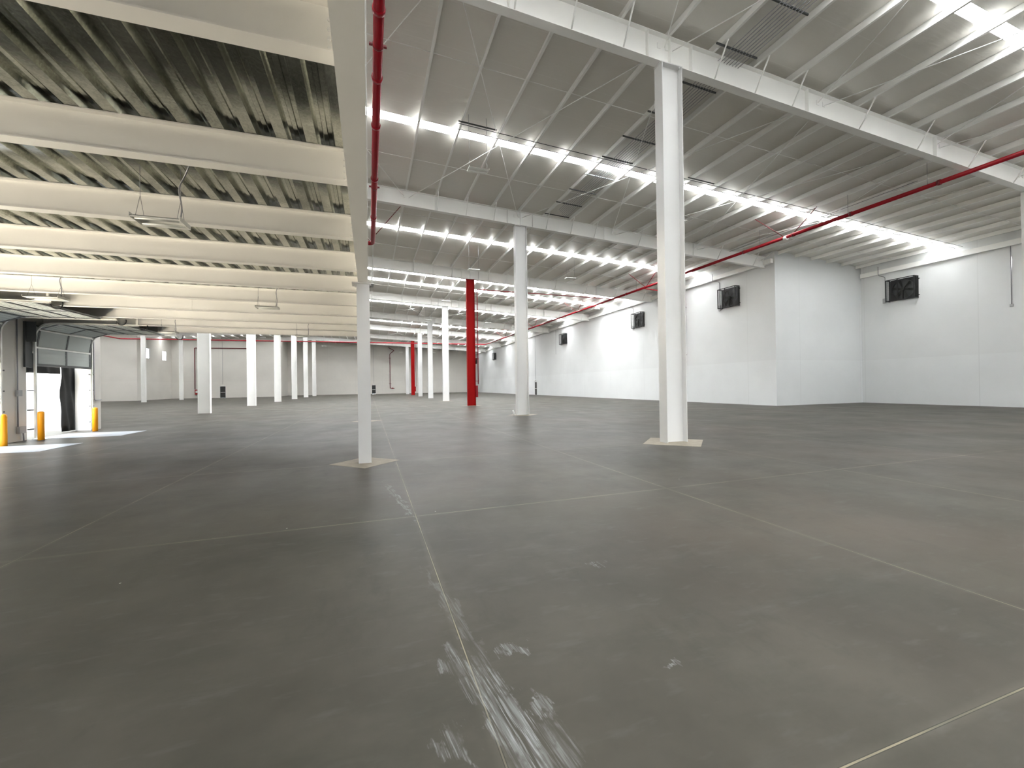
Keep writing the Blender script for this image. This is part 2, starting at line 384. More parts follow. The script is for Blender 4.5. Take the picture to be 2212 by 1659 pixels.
# exit doors
def exit_door(nm, lab, pos, facing):
    """pos = opening (a,b) along the wall, plane coordinate; built in wall coordinates"""
    ax, pl, a, b, h = pos
    def bb(bm, u0, u1, w0, w1, z0, z1):
        if ax == 'y': box(bm, u0, u1, pl+w0, pl+w1, z0, z1)
        else: box(bm, pl+w0, pl+w1, u0, u1, z0, z1)
    bm = B(); bb(bm, a+.03, b-.03, .03, .08, .01, h-.03)
    d = struct(nm, bm, DOORBLACK)
    bm = B(); bb(bm, a, a+.03, .0, .1, 0, h); bb(bm, b-.03, b, .0, .1, 0, h); bb(bm, a+.03, b-.03, 0, .1, h-.03, h); link('door_frame', bm, WHITE, d)
    bm = B(); bb(bm, a+.12, b-.12, -.05, -.01, 1.0, 1.08); bb(bm, a+.12, a+.17, -.01, .03, 1.0, 1.08); bb(bm, b-.17, b-.12, -.01, .03, 1.0, 1.08); link('push_bar', bm, ZINC, d)
    return d
exit_door('door_1', '', ('y', FRONTY, -26.88, -25.92, 2.2), 1)
exit_door('door_2', '', ('y', BACKY, .58, 1.5, 2.1), 1)
exit_door('door_3', '', ('x', WR, 62.95, 63.9, 2.1), 1)
for nm, lab, p in (('emergency_light', 'small emergency light above the far left exit door', (-26.4, FRONTY-.09, 2.42)),
                   ('emergency_light', 'small emergency light above the exit door in the back wall', (1.04, BACKY-.09, 2.32)),
                   ('emergency_light', 'small emergency light above the narrow exit door in the right wall', (WR-.09, 63.4, 2.32))):
    t = thing(nm, lab, 'emergency light', p)
    ex = (.16, .09) if p[0] < 20 else (.09, .16)
    bm = B(); box(bm, -ex[0], ex[0], -ex[1], ex[1]+ (0.0), -.06, .06); link('housing', bm, LAMPWHITE, t)
    for s in (-1, 1):
        q = Vector((s*.1, -.11, -.08)) if p[0] < 20 else Vector((-.11, s*.1, -.08)); bm = B(); disc(bm, q, (0, 0, 1), .05, .06, 10); link('lamp_head', bm, OFFGLASS, t)
    top = ztop(p[0])-.0
    bm = B(); dx, dy = (0, .05) if p[0] < 20 else (.05, 0); tube(bm, [(p[0]+dx, p[1]+dy, 2.48), (p[0]+dx, p[1]+dy, top-.1)], .018, 6)
    tag(link('electrical_conduit', bm, GREY), lab.replace('small emergency light', 'thin conduit running up the wall'), 'conduit')
bm = B(); box(bm, WR-.24, WR-.02, 20.9, BACKY-.02, ztop(WR)-.55, ztop(WR)-.25); tag(link('eave_beam', bm, WHITE), 'long white eave channel along the top of the far right wall', 'beam')
bm = B(); box(bm, WRN-.24, WRN-.02, YB+.1, 20.7, ztop(WRN)-.62, ztop(WRN)-.32); tag(link('eave_beam', bm, WHITE), 'white eave channel atop the near right wall beside its big fan', 'beam')

# ------------------------------------------------------------------ roof
BANDS = [(-13.4,-12.6),(-9.0,-8.2),(-4.4,-3.6),(6.15,6.46),(15.98,16.45),(27.0,27.66),(37.0,37.9),(40.65,41.6),(51.0,51.9),(65.8,66.8),(76.3,77.3),(89.2,90.0),(98.8,99.15)]  # the three behind the viewer and the last one are added for brightness
def roof_box(bm, x0, x1, y0, y1, dz0, dz1):
    v = [bm.verts.new(p) for p in ((x0,y0,zdeck(x0)+dz0),(x1,y0,zdeck(x1)+dz0),(x1,y1,zdeck(x1)+dz0),(x0,y1,zdeck(x0)+dz0),
                                   (x0,y0,zdeck(x0)+dz1),(x1,y0,zdeck(x1)+dz1),(x1,y1,zdeck(x1)+dz1),(x0,y1,zdeck(x0)+dz1))]
    for f in ((0,3,2,1),(4,5,6,7),(0,1,5,4),(1,2,6,5),(2,3,7,6),(3,0,4,7)): bm.faces.new([v[i] for i in f])
bm = B(); e = [YB-.3]+[q for b in BANDS for q in b]+[BACKY+.3]
LB = lambda a, b: (a, a+.5*(b-a)) if a > 22 else (a, b)          # narrower strips on the far slope
for a, b in BANDS:
    roof_box(bm, WFAR-.2, RIDGE, LB(a, b)[1], b, 0, .12) if LB(a, b)[1] < b else None
    if a < 22: roof_box(bm, WD-.5, RIDGE, a, b, 0, .12)
for a, b in zip(e[0::2], e[1::2]):
    roof_box(bm, RIDGE, WRN+.3, a, b, 0, .12)
    if a < 22.6:
        roof_box(bm, WD-.5, RIDGE, a, min(b, 22.6), 0, .12)
        if b > 22.6: roof_box(bm, WFAR-.2, RIDGE, 22.6, b, 0, .12)
    else: roof_box(bm, WFAR-.2, RIDGE, a, b, 0, .12)
struct('ceiling', bm, CEIL)
near_names = ['behind the viewer']
band_lab = {3: 'nearest skylight strip, bright at the top right corner of the hall', 4: 'second skylight strip, running across the roof behind the nearest column',
            5: 'third skylight strip, beyond the second roof rafter', 6: 'first of the close pair of skylight strips beyond the red column rafter',
            7: 'second of the close pair of skylight strips beyond the red column rafter', 8: 'sixth skylight strip from the viewer, above small cross braces',
            9: 'seventh skylight strip from the viewer, far down the hall', 10: 'eighth skylight strip, low over the far columns', 11: 'ninth skylight strip, just before the small red column ends', 12: 'added farthest skylight strip, brightening the back wall', 0: 'added unseen skylight strip behind the viewer, farthest back', 1: 'added unseen skylight strip behind the viewer, middle one', 2: 'added unseen skylight strip behind the viewer, nearest overhead'}
for i, (a, b) in enumerate(BANDS):
    x1 = WRN if b < STEP else WR
    x0 = WD if b < 22.7 else (WFAR if b < PANELY else WLW)
    bm = B()
    roof_box(bm, x0, RIDGE, *LB(a, b), .02, .05) if x0 < RIDGE-1 else None
    roof_box(bm, RIDGE, x1, a, b, .02, .05)
    o = link('skylight_strip', bm, SKYPANEL)
    tag(o, band_lab.get(i, 'added translucent skylight strip in the roof behind the viewer'), 'skylight', 'translucent skylight strips across the roof')

# purlins: Z sections running down the hall over the rafters
PN = range(-27, 18)
def purlin_range(x):
    y0 = YB+.05; y1 = BACKY-.05
    if x > WR-.1: return y0, STEP-.05
    if x < WLW+.1: return 22.9, PANELY-.05
    if x < RETX+.1: return 22.9, FRONTY-.05
    if x < WD+.0: return 22.9, y1
    return y0, y1
PD = .235
zp = [(-.035, 0), (.035, 0), (.035, .012), (.006, .012), (.006, PD-.006), (.07, PD-.006), (.07, PD), (-.006, PD), (-.006, .006), (-.035, .006)]
zp = [(-.07,0),(.006,0),(.006,PD-.008),(.07,PD-.008),(.07,PD),(-.006,PD),(-.006,.008),(-.07,.008)]
for nn in PN:
    x = CX+1.5*nn
    y0, y1 = purlin_range(x)
    bm = B(); sweep_v(bm, zp, (x, y0, ztop(x)+.004), (x, y1, ztop(x)+.004))
    o = link('roof_purlin', bm, WHITE)
    if nn == 0: lab = 'white roof purlin directly over the row of tall columns'
    elif nn > 0: lab = 'white roof purlin, %s to the right of the tall column row' % ORD[nn-1]
    else: lab = 'white roof purlin, %s to the left of the tall column row' % ORD[-nn-1]
    tag(o, lab, 'purlin', 'white roof purlins running down the hall')
# sag rods across the purlins
for j, y in enumerate([-8.5, -5.5, .5, 6.5-3.0, 12.45, 18.55, 24.5, 30.4, 36.4, 42.6, 48.5, 54.6, 60.6, 72.5]):
    xr = WRN-.1 if y < STEP else WR-.1
    xl = WD if y < 22 else WLW
    bm = B()
    tube(bm, [(xl, y, ztop(xl)+.1), (RIDGE, y, ztop(RIDGE)+.1), (xr, y, ztop(xr)+.1)], .011 if y < 20 else .02, 5)
    tag(link('sag_rod', bm, WHITE), ('thin white sag rod across the purlins, %s from the viewer' % ORD[max(0, j-3)]) if j > 2 else 'thin white sag rod across purlins behind the viewer, %s one' % ORD[j], 'rod', 'sag rods across the purlins')

# rafters
RN = {-2: 'roof rafter behind the viewer, farther one', -1: 'roof rafter behind the viewer, nearer one', 0: 'big white roof rafter on top of the nearest tall column',
      1: 'white roof rafter on the second tall column', 2: 'white roof rafter resting on the nearer red column', 3: 'white roof rafter on the first white column beyond the red one',
      4: 'white roof rafter on the second white column beyond the red one', 5: 'white roof rafter on the third white column beyond the red one',
      6: 'white roof rafter on the small far red column', 7: 'farthest white roof rafter, just before the back wall'}
RD = .76
for k in range(-2, 8):
    y = 9.5+12*k
    xr = WRN-.3 if y < STEP else WR-.08
    xl = WD+.02 if y < 22.7 else (WFAR+.1 if y < PANELY-1 else (WLW+.1 if y < FRONTY-1 else RETX+.1))
    if y < YB+.3: continue
    if k == 7: xl = RETX+.1
    t = thing('roof_rafter', RN[k], 'rafter', (CX, y, 0), 'white roof rafters')
    bm = B()
    if xl < RIDGE-.5: ibar(bm, (xl, y, ztop(xl)-RD), (RIDGE, y, ztop(RIDGE)-RD), .25, RD)
    ibar(bm, (RIDGE, y, ztop(RIDGE)-RD), (xr, y, ztop(xr)-RD), .25, RD)
    o = link('beam_body', bm, WHITE, t); o.matrix_parent_inverse = Matrix.Translation((-CX, -y, 0))
    def part(name, bm, mat=WHITE):
        o = link(name, bm, mat, t); o.matrix_parent_inverse = Matrix.Translation((-CX, -y, 0))
    for sx in (CX-.72, CX, CX+.72, CX-4.6, CX+5.2, 19.5):
        if sx > xr-.2: continue
        bm = B(); box(bm, sx-.007, sx+.007, y-.122, y-.006, ztop(sx)-RD+.016, ztop(sx)-.018); part('stiffener', bm)
    for off in (-16.5, -13.5, -10.5, -7.5, -4.5, -3, -1.5, 1.5, 3.0, 4.5, 7.5, 10.5, 13.5, 16.5, 19.5, 22.5):
        px = CX+off
        if px > xr-.3 or px < xl+.3: continue
        bm = B(); tube(bm, [(px, y-.115, ztop(px)-RD+.02), (px, y-.62, ztop(px)+.03)], .022, 5); part('brace', bm)
    if k <= 5:
        for bx in (-4.1, 1.88, 7.7, 13.75, 19.75, 25.2):
            for dx in (-.13, .13):
                bm = B(); box(bm, bx+dx-.05, bx+dx+.05, y-.03, y-.007, ztop(bx)-.33, ztop(bx)-.18); part('rod_anchor', bm)
# cross-brace rods under the roof
def rod(a, b, lab, grp='thin cross brace rods under the roof'):
    bm = B(); tube(bm, [a, b], .0135, 6); tag(link('brace_rod', bm, WHITE), lab, 'rod', grp)
xs = [-4.1, 1.88, 7.88, 13.75, 19.75, 25.3]
bayname = {(-1): 'bay overhead', 0: 'first full bay', 3: 'bay past the red column', 5: 'last braced bay'}
cell = ['over the mezzanine side', 'just left of the tall columns', 'just right of the tall columns', 'mid right side', 'next to the right wall']
for k in (-1, 0, 3, 5):
    ya, yb = 9.5+12*k, 21.5+12*k
    for i, (a, b) in enumerate(zip(xs, xs[1:])):
        a2, b2 = a+.13, b-.13
        rod((a2, ya+.02, ztop(a)-.26), (b2, yb-.02, ztop(b)-.26), 'white brace rod receding rightward, %s, %s' % (cell[i], bayname[k]))
        rod((b2, ya+.02, ztop(b)-.30), (a2, yb-.02, ztop(a)-.30), 'white brace rod receding leftward, %s, %s' % (cell[i], bayname[k]))

# ------------------------------------------------------------------ columns
def make_column(name, label, x, y, w, d, mat, group, top, pad=1.0, base_plate=True, cap=True, along='x'):
    """I section; along='x': web runs in X (depth d), flanges width w in Y"""
    t = thing(name, label, 'column', (x, y, 0), group)
    tf, tw = .018, .012
    h, g = d/2, w/2
    pr = [(-h,-g),(-h+tf,-g),(-h+tf,-tw/2),(h-tf,-tw/2),(h-tf,-g),(h,-g),(h,g),(h-tf,g),(h-tf,tw/2),(-h+tf,tw/2),(-h+tf,g),(-h,g)]
    if along == 'y': pr = [(b, a) for a, b in reversed(pr)]
    bm = B(); z0 = .004
    a = [bm.verts.new((p[0], p[1], z0)) for p in pr]; b = [bm.verts.new((p[0], p[1], top)) for p in pr]
    k = len(pr)
    for i in range(k): bm.faces.new((a[i], a[(i+1) % k], b[(i+1) % k], b[i]))
    bm.faces.new(list(reversed(a))); bm.faces.new(b)
    link('column_shaft', bm, mat, t)
    if cap:
        ex, ey = (h+.02, g+.0) if along == 'x' else (g+.09, h+.04)
        bm = B(); box(bm, -ex, ex, -ey, ey, top, top+.022); link('cap_plate', bm, mat, t)
        for bx in (-ex+.07, ex-.07):
            for by in (-ey+.05, ey-.05):
                if y > 30: continue
                bm = B(); disc(bm, (bx, by, top-.014), (0, 0, 1), .02, .028, 6); link('bolt', bm, mat, t)
    if pad:
        bm = B(); v = [bm.verts.new(p) for p in ((-pad,0,.0005),(0,-pad,.0005),(pad,0,.0005),(0,pad,.0005),(-pad,0,.004),(0,-pad,.004),(pad,0,.004),(0,pad,.004))]
        for f in ((4,5,6,7),(0,1,5,4),(1,2,6,5),(2,3,7,6),(3,0,4,7)): bm.faces.new([v[i] for i in f])
        link('concrete_pad', bm, PADMAT, t)
    return t
def rb(x): return ztop(x)-RD            # rafter underside
mains = {0: 'nearest tall white column, on a diamond pad', 1: 'second tall white column, between nearest one and the red column', 2: 'large red column in the middle of the hall',
         3: 'first white column beyond the large red column', 4: 'second white column beyond the large red column', 5: 'third white column beyond the large red column, just before the small red one',
         6: 'small far red column near the back wall', 7: 'farthest slender white column, left of the small red column'}
for k in range(0, 8):
    y = 9.5+12*k
    red = k in (2, 6)
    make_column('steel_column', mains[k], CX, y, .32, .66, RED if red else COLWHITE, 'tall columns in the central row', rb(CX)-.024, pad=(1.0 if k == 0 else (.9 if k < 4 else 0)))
make_column('steel_column', 'tall white column at the right edge of the photo', RX, 9.5, .32, .66, COLWHITE, 'tall columns on the right line', rb(RX)-.024, pad=0)
lefts = {2: 'widest white column under the roof beyond the mezzanine', 3: 'second white column behind the mezzanine, right of the widest one', 4: 'third white column behind the mezzanine row',
         5: 'fourth white column behind the mezzanine row', 6: 'fifth white column behind the mezzanine row', 7: 'faint farthest column of the row behind the mezzanine'}
for k in range(2, 8):
    make_column('steel_column', lefts[k], LX, 9.5+12*k, .32, .70, WHITE if k != 7 else WHITE, 'white columns of the left row', rb(LX)-.024, pad=0)
for k, lb in ((5, 'slim white column in front of the far bright wall panel'), (6, 'slim white column beside the corner of the far windowed wall')):
    make_column('steel_column', lb, FX, 9.5+12*k, .30, .50, WHITE, 'slim far left columns', rb(FX)-.024, pad=0)
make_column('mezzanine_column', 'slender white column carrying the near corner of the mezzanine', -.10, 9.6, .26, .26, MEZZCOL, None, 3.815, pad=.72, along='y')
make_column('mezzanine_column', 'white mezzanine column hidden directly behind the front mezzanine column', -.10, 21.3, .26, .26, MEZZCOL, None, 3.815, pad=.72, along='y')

# ------------------------------------------------------------------ mezzanine
MT = 4.405
bm = B(); sweep_v(bm, i_prof(.20, .565, .018, .012), (-.10, -.6, 3.84), (-.10, 21.5, 3.84))
tag(link('mezzanine_girder', bm, WHITE), 'white edge girder of the mezzanine running overhead to its column', 'beam')
jn = ['mezzanine joist directly overhead at the picture top', 'second white mezzanine joist from the viewer', 'third white mezzanine joist, behind the nearest hanging lamp', 'fourth white mezzanine joist from the viewer',
      'fifth white mezzanine joist from the viewer', 'sixth white mezzanine joist from the viewer', 'seventh white mezzanine joist from the viewer', 'eighth white mezzanine joist from the viewer', 'ninth white mezzanine joist from the viewer', 'last white mezzanine joist, at its far edge']
for i, k in enumerate(range(-1, 10)):
    y = 3.33+2.0*k
    t = thing('floor_joist', jn[k] if k >= 0 else 'white mezzanine joist behind the viewer', 'joist', (-.21, y, 4.03), 'white mezzanine joists')
    bm = B(); sweep_v(bm, i_prof(.15, MT-4.03, .012, .009), (WD+.26, 0, 0), (0, 0, 0)); link('joist_body', bm, WHITE2, t)
    if k == 0 or k == 1 or k == 2 or k == 3:
        for z in (.06, .13, .20, .27):
            bm = B(); disc(bm, (-.035, -.012, z), (0, 1, 0), .014, .02, 6); link('bolt', bm, WHITE, t)
    for q in ((-3.1,) if k == 0 else (-7.6,) if k == 4 else (-4.9,) if k == 6 else ()):
        bm = B(); box(bm, q-.005, q+.005, -.012, -.006, .014, MT-4.03-.014); link('weld_seam', bm, WHITE2, t)
# corrugated steel deck
bm = B(); P = .3048; prof = []
x = -.22; x_end = WD+.05
while x > x_end:
    for dx, dz in ((0, 0), (-.115, 0), (-.140, .076), (-.180, .076), (-.188, .062), (-.230, .062), (-.238, .076), (-.278, .076)):
        prof.append((x+dx, dz))
    x -= P
prof.append((x, 0))
ya, yb = -.6, 21.45
av = [bm.verts.new((px, ya, MT+.003+pz)) for px, pz in prof]; bv = [bm.verts.new((px, yb, MT+.003+pz)) for px, pz in prof]
for i in range(len(prof)-1): bm.faces.new((av[i], av[i+1], bv[i+1], bv[i]))
for p in list(prof):
    pass
o = link('steel_deck', bm, GALV); tag(o, 'galvanised corrugated steel deck forming the underside of the mezzanine', 'deck')
bm = B(); box(bm, WD+.02, .0, ya, yb+.1, MT+.086, MT+.17)
tag(link('mezzanine_slab', bm, paint('mezzanine_concrete', (.35, .34, .32), .8)), 'concrete floor slab on top of the mezzanine deck', 'slab')
bm = B(); box(bm, .002, .014, ya, yb+.1, MT-.02, MT+.19)
tag(link('slab_edge_trim', bm, WHITE), 'thin white edge plate closing the mezzanine slab', 'trim')

# ------------------------------------------------------------------ lamps
def lamp(label, x, y, z, top, group, s=1.0, flex=False, L=.50, Wd=.34, two=True):
    t = thing('hanging_lamp', label, 'lamp', (x, y, z), group)
    a, b = L*s/2, Wd*s/2
    bm = B()
    prf = [(-b, .0), (-b, .012), (-b*.45, .055), (b*.45, .055), (b, .012), (b, 0), (b-.02, 0), (b*.42, .042), (-b*.42, .042), (-b+.02, 0)]
    sweep_v(bm, prf, (-a, 0, 0), (a, 0, 0)); link('reflector', bm, LAMPWHITE, t)
    for sgn in (-1, 1):
        bm = B(); tube(bm, [(-a+.02, sgn*b*.55, .012), (a-.02, sgn*b*.55, .012)], .014*s, 8); link('tube', bm, OFFGLASS, t)
    for q in (-a-.006, a): bm = B(); box(bm, q, q+.006, -b, b, 0, .055); link('end_cap', bm, LAMPWHITE, t)
    H = top-z
    for sgn in (-1, 1):
        bm = B(); xw = sgn*(a-.04)
        tube(bm, [(xw, 0, min(.32, H*.5)), (xw, 0, H)], .0035 if z < 5 else .006, 4)
        tube(bm, [(xw, -b*.7, .03), (xw, 0, min(.32, H*.5))], .003, 4); tube(bm, [(xw, b*.7, .03), (xw, 0, min(.32, H*.5))], .003, 4)
        link('hanger_wire', bm, GREY, t)
    if flex:
        bm = B(); tube(bm, bend([(a-.05, 0, .055), (a-.02, -.02, .2), (a-.05, -.05, .45), (a+.05, -.12, H-.12), (a+.15, -.25, H-.01)], .15, 5), .009, 7); link('flexible_conduit', bm, GREY, t)
    return t
G1 = 'unlit lamps hanging under the mezzanine'
lamp('unlit white lamp hanging nearest under the mezzanine, with a curved grey cable', -2.44, 6.38, 3.70, MT, G1, flex=True)
lamp('unlit white lamp under the mezzanine, middle one of three in line', -2.48, 12.4, 3.70, MT, G1, flex=True)
lamp('unlit white lamp under the mezzanine far edge, beside thin columns', -2.52, 18.8, 3.70, MT, G1, flex=True)
lamp('unlit white lamp hanging above the near dock door track', -6.92, 12.45, 3.72, MT, G1, flex=True, L=.60, Wd=.42)
lamp('unlit white lamp hanging past the farther dock door track', -6.92, 18.6, 3.70, MT, G1, flex=True)
def ray(u, v):
    d = Vector(((u-W_PX/2)/F_PX, (v-H_PX/2)/F_PX, 1)); return Vector((xd.dot(d), yd.dot(d), zd.dot(d)))
G2 = 'small unlit high-bay lamps under the roof'
for (u, v, z, lab) in ((1033, 369, 9.5, 'unlit white lamp hanging in the first roof bay, left of the tall column'), (1500, 459, 9.5, 'unlit white lamp hanging right of the nearest tall column'),
                       (1032, 574, 9.5, 'unlit white lamp hanging just above the large red column'), (1247, 594, 9.5, 'unlit white lamp hanging right of the second tall column'),
                       (963, 651, 9.4, 'unlit white lamp hanging above the first white column past the red one'), (1054, 697, 9.3, 'small unlit lamp beside the right of the red column'),
                       (1287, 668, 9.0, 'small unlit lamp hanging near the right wall, nearest of its line'), (1187, 704, 9.0, 'small unlit lamp hanging near the right wall, second of its line'),
                       (1075, 742, 9.0, 'small unlit lamp hanging near the right wall close to the pipe bend'), (926, 692, 9.4, 'tiny unlit lamp above the second white column past the red one'),
                       (903, 718, 9.4, 'tiny unlit lamp above the third white column past the red one'), (866, 761, 9.4, 'tiny unlit lamp against the back wall, left of the small red column'),
                       (937, 762, 9.4, 'tiny unlit lamp against the back wall, right of the small red column'), (568, 729, 9.4, 'tiny unlit lamp seen under the mezzanine edge, left of the far columns'),
                       (700, 748, 9.4, 'tiny unlit lamp against the back wall seen below the mezzanine')):
    r = ray(u, v); k = (z-EYE)/r.z; x, y = r.x*k, r.y*k
    if y > BACKY-2: continue
    lamp(lab, x, y+(1.1 if any(p-.3 < y < q+.3 for p, q in BANDS) else 0), z, zdeck(x)+.002, G2, s=1.35, L=.55, Wd=.30)

# ------------------------------------------------------------------ fans
def make_fan(label, loc, rz, group='black wall fans along the right wall'):
    """local: wall plane at x=0, body towards -x, width along y, z up from the bottom"""
    w, h, d = 1.62, 1.46, .46
    t = thing('wall_fan', label, 'fan', loc, group, rz)
    a = w/2
    bm = B(); q = .022
    for y in (-a, a-2*q):
        for z in (0, h-2*q): box(bm, -d, 0, y, y+2*q, z, z+2*q)
        box(bm, -d, -d+2*q, y, y+2*q, 2*q, h-2*q); box(bm, -2*q, -.001, y, y+2*q, 2*q, h-2*q)
    for z in (0, h-2*q): box(bm, -d, -d+2*q, -a+2*q, a-2*q, z, z+2*q)
    box(bm, -d, -d+2*q, .10, .10+2*q, 2*q, h-2*q)
    link('cage_frame', bm, BLACK, t)
    # panel with round opening and the rim
    bm = B(); cyf, cz, R = -.04, h/2, .64; seg = 32
    for xx in (-.10,):
        inner = [bm.verts.new((xx, cyf+R*math.cos(2*math.pi*k/seg), cz+R*math.sin(2*math.pi*k/seg))) for k in range(seg)]
        outer = []
        for k in range(seg):
            c, s_ = math.cos(2*math.pi*k/seg), math.sin(2*math.pi*k/seg); m = min((a-.04-abs(cyf) if True else 1)/max(abs(c), 1e-6), (h/2-.02)/max(abs(s_), 1e-6))
            outer.append(bm.verts.new((xx, cyf+c*m, cz+s_*m)))
        for k in range(seg): bm.faces.new((inner[k], inner[(k+1) % seg], outer[(k+1) % seg], outer[k]))
        back = [bm.verts.new((-.02, v.co.y, v.co.z)) for v in inner]
        for k in range(seg): bm.faces.new((inner[(k+1) % seg], inner[k], back[k], back[(k+1) % seg]))
    link('shroud', bm, BLACK, t)
    bm = B(); box(bm, -.019, -.004, -a+.05, a-.05, .05, h-.05); link('backing_plate', bm, DARKGREY, t)
    for k in range(6):
        an = k*math.pi/3+.2; bm = B(); r0, r1 = .10, .60
        pts = []
        for rr, wd in ((r0, .05), (.3, .13), (r1, .17)):
            for sg in (-1, 1):
                ang = an+sg*wd/rr/2 if rr > .2 else an+sg*.35
                pts.append(bm.verts.new((-.12-sg*.025, cyf+rr*math.cos(ang), cz+rr*math.sin(ang))))
        bm.faces.new((pts[0], pts[1], pts[3], pts[2])); bm.faces.new((pts[2], pts[3], pts[5], pts[4]))
        bmesh.ops.solidify(bm, geom=bm.faces[:], thickness=.006)
        link('blade', bm, LOUVRE, t)
    bm = B(); tube(bm, [(-.24, cyf, cz), (-.12, cyf, cz)], .11, 14); box(bm, -.24, -.12, cyf-.03, cyf+.03, .03, cz); link('motor', bm, LOUVRE, t)
    bm = B(); g = .0022
    st = .07
    y = -a+st
    while y < a-.03:
        box(bm, -d+.004, -d+.004+2*g, y-g, y+g, .04, h-.04); y += st
    z = st
    while z < h-.03:
        box(bm, -d+.004, -d+.004+2*g, -a+.04, a-.04, z-g, z+g)
        for yy in (-a+.015, a-.02): box(bm, -d+.04, -.04, yy, yy+2*g, z-g, z+g)
        z += st
    xx = -d+.08
    while xx < -.03:
        for yy in (-a+.015, a-.02): box(bm, xx-g, xx+g, yy, yy+2*g, .04, h-.04)
        xx += st
    link('wire_guard', bm, WIRE, t)
    for y in (-a-.06,):
        for z in (.2, h-.2):
            bm = B(); box(bm, -.05, -.001, y, y+.06, z-.025, z+.025); link('bracket', bm, BLACK, t)
    return t
f0 = make_fan('big black wall fan on the near right wall, above the recessed corner', (WRN, 18.22, 6.95), 0)
FY = [(24.42, 7.18, 'black wall fan on the right wall nearest the step corner'), (35.6, 7.18, 'second black wall fan along the right wall, just left of the nearest column'),
      (52.6, 7.15, 'third black wall fan along the right wall, above the red column line'), (86.4, 7.1, 'tiny far black wall fan on the right wall, second from the back'),
      (103.2, 7.1, 'farthest black wall fan, peeking out behind the large red column')]
for y, z, lb in FY: dup(f0, (WR, y, z), lb)
# conduits and boxes feeding the fans
def conduit(label, pts, box_at=None, r=.018, name='electrical_conduit', mat=GREY):
    bm = B(); tube(bm, bend(pts, .12, 5), r, 7); o = link(name, bm, mat); tag(o, label, 'conduit')
    if box_at:
        bm = B(); p = Vector(box_at[0]); s = box_at[1]; box(bm, p.x-s[0], p.x, p.y-s[1], p.y+s[1], p.z-s[2], p.z+s[2]); b = link('junction_box', bm, BOXGREY, o)
    return o
X1 = WRN-.03
conduit('grey conduit dropping to the box beside the big near fan', [(X1-.3, 19.51, ztop(WRN)-.1), (X1-.3, 19.51, 8.9), (X1, 19.5, 8.86), (X1, 19.27, 8.75), (X1, 19.27, 7.25)], ((WRN-.005, 19.3, 7.1), (.1, .09, .16)))
conduit('short grey conduit on the near right wall, right of the big fan', [(X1, 13.23, 9.0), (X1, 13.23, 5.75)], ((WRN-.005, 13.23, 5.68), (.05, .07, .07)))
for (y, z, lb), nb in zip(FY, ('nearest', 'second', 'third', 'fourth', 'farthest')):
    xx = WR-.03
    conduit('grey conduit feeding the %s fan of the far right wall' % nb, [(xx-.27, y+1.43, ztop(WR)-.05), (xx-.27, y+1.43, 9.44), (xx, y+1.25, 9.38), (xx, y+1.0, 9.28), (xx, y+1.0, z+.3)], ((WR-.005, y+1.0, z+.12), (.1, .1, .2)))
conduit('thin grey conduit line running down the right wall near the third fan', [(WR-.03, 55.4, 9.48), (WR-.03, 55.4, 6.0)])
# two long conduits crossing the roof above the second skylight
for j, (y, lb) in enumerate(((15.06, 'dark conduit crossing the roof from the first strut towards the big fan'), (15.40, 'parallel dark conduit crossing the roof next to it, nearer the skylight'))):
    bm = B(); tube(bm, [(3.2, y, ztop(3.2)-.12), (33.6, y, ztop(33.6)-.12)], .012, 6)
    tag(link('electrical_conduit', bm, DARKGREY), lb, 'conduit')
# strut rack with the conduit bundle between two purlins right of the columns
for i, y in enumerate([4.57, 6.07, 7.57, 9.05, 10.55, 12.05, 13.55, 15.03, 16.5, 18.0, 19.47, 20.97]):
    bm = B(); zz = lambda x: ztop(x)-.03
    v = [(9.13, zz(9.13)), (10.58, zz(10.58))]
    sweep_v(bm, [(-.02, -.04), (.02, -.04), (.02, 0), (-.02, 0)], (v[0][0], y, v[0][1]), (v[1][0], y, v[1][1]))
    tag(link('support_strut', bm, DARKGREY), 'dark strut under two purlins holding the conduit bundle, %s from the viewer' % ORD[i], 'strut', 'struts holding the conduit bundle')
bn = ['leftmost', 'second', 'third', 'fourth', 'fifth', 'sixth', 'seventh', 'rightmost']
for i in range(8):
    x = 9.62+.105*i
    bm = B(); tube(bm, [(x, 4.3, ztop(x)-.08), (x, 20.2+.12*i, ztop(x)-.08)], .011, 6)
    tag(link('electrical_conduit', bm, GREY), 'thin conduit in the bundle under the roof, %s of eight' % bn[i], 'conduit', 'bundle of conduits under the roof')
bm = B(); tube(bm, [(22.5, 21.5, ztop(22.5)-.05), (22.5, 11.5, ztop(22.5)-.05)], .014, 6)
tag(link('electrical_conduit', bm, GREY), 'single dark conduit under the purlins right of the red main pipe', 'conduit')
for (u0, x, y) in ((0, 3.2, 15.2), (0, 13.5, 15.2)):
    bm = B(); sweep_v(bm, [(-.02, -.035), (.02, -.035), (.02, 0), (-.02, 0)], (x, y-.12, ztop(x)-.0), (x+1.45, y-.12, ztop(x+1.45)-.0))
    tag(link('support_strut', bm, DARKGREY), 'dark strut carrying the crossing conduits %s' % ('left of the tall column' if x < 8 else 'right of the nearest column'), 'strut')

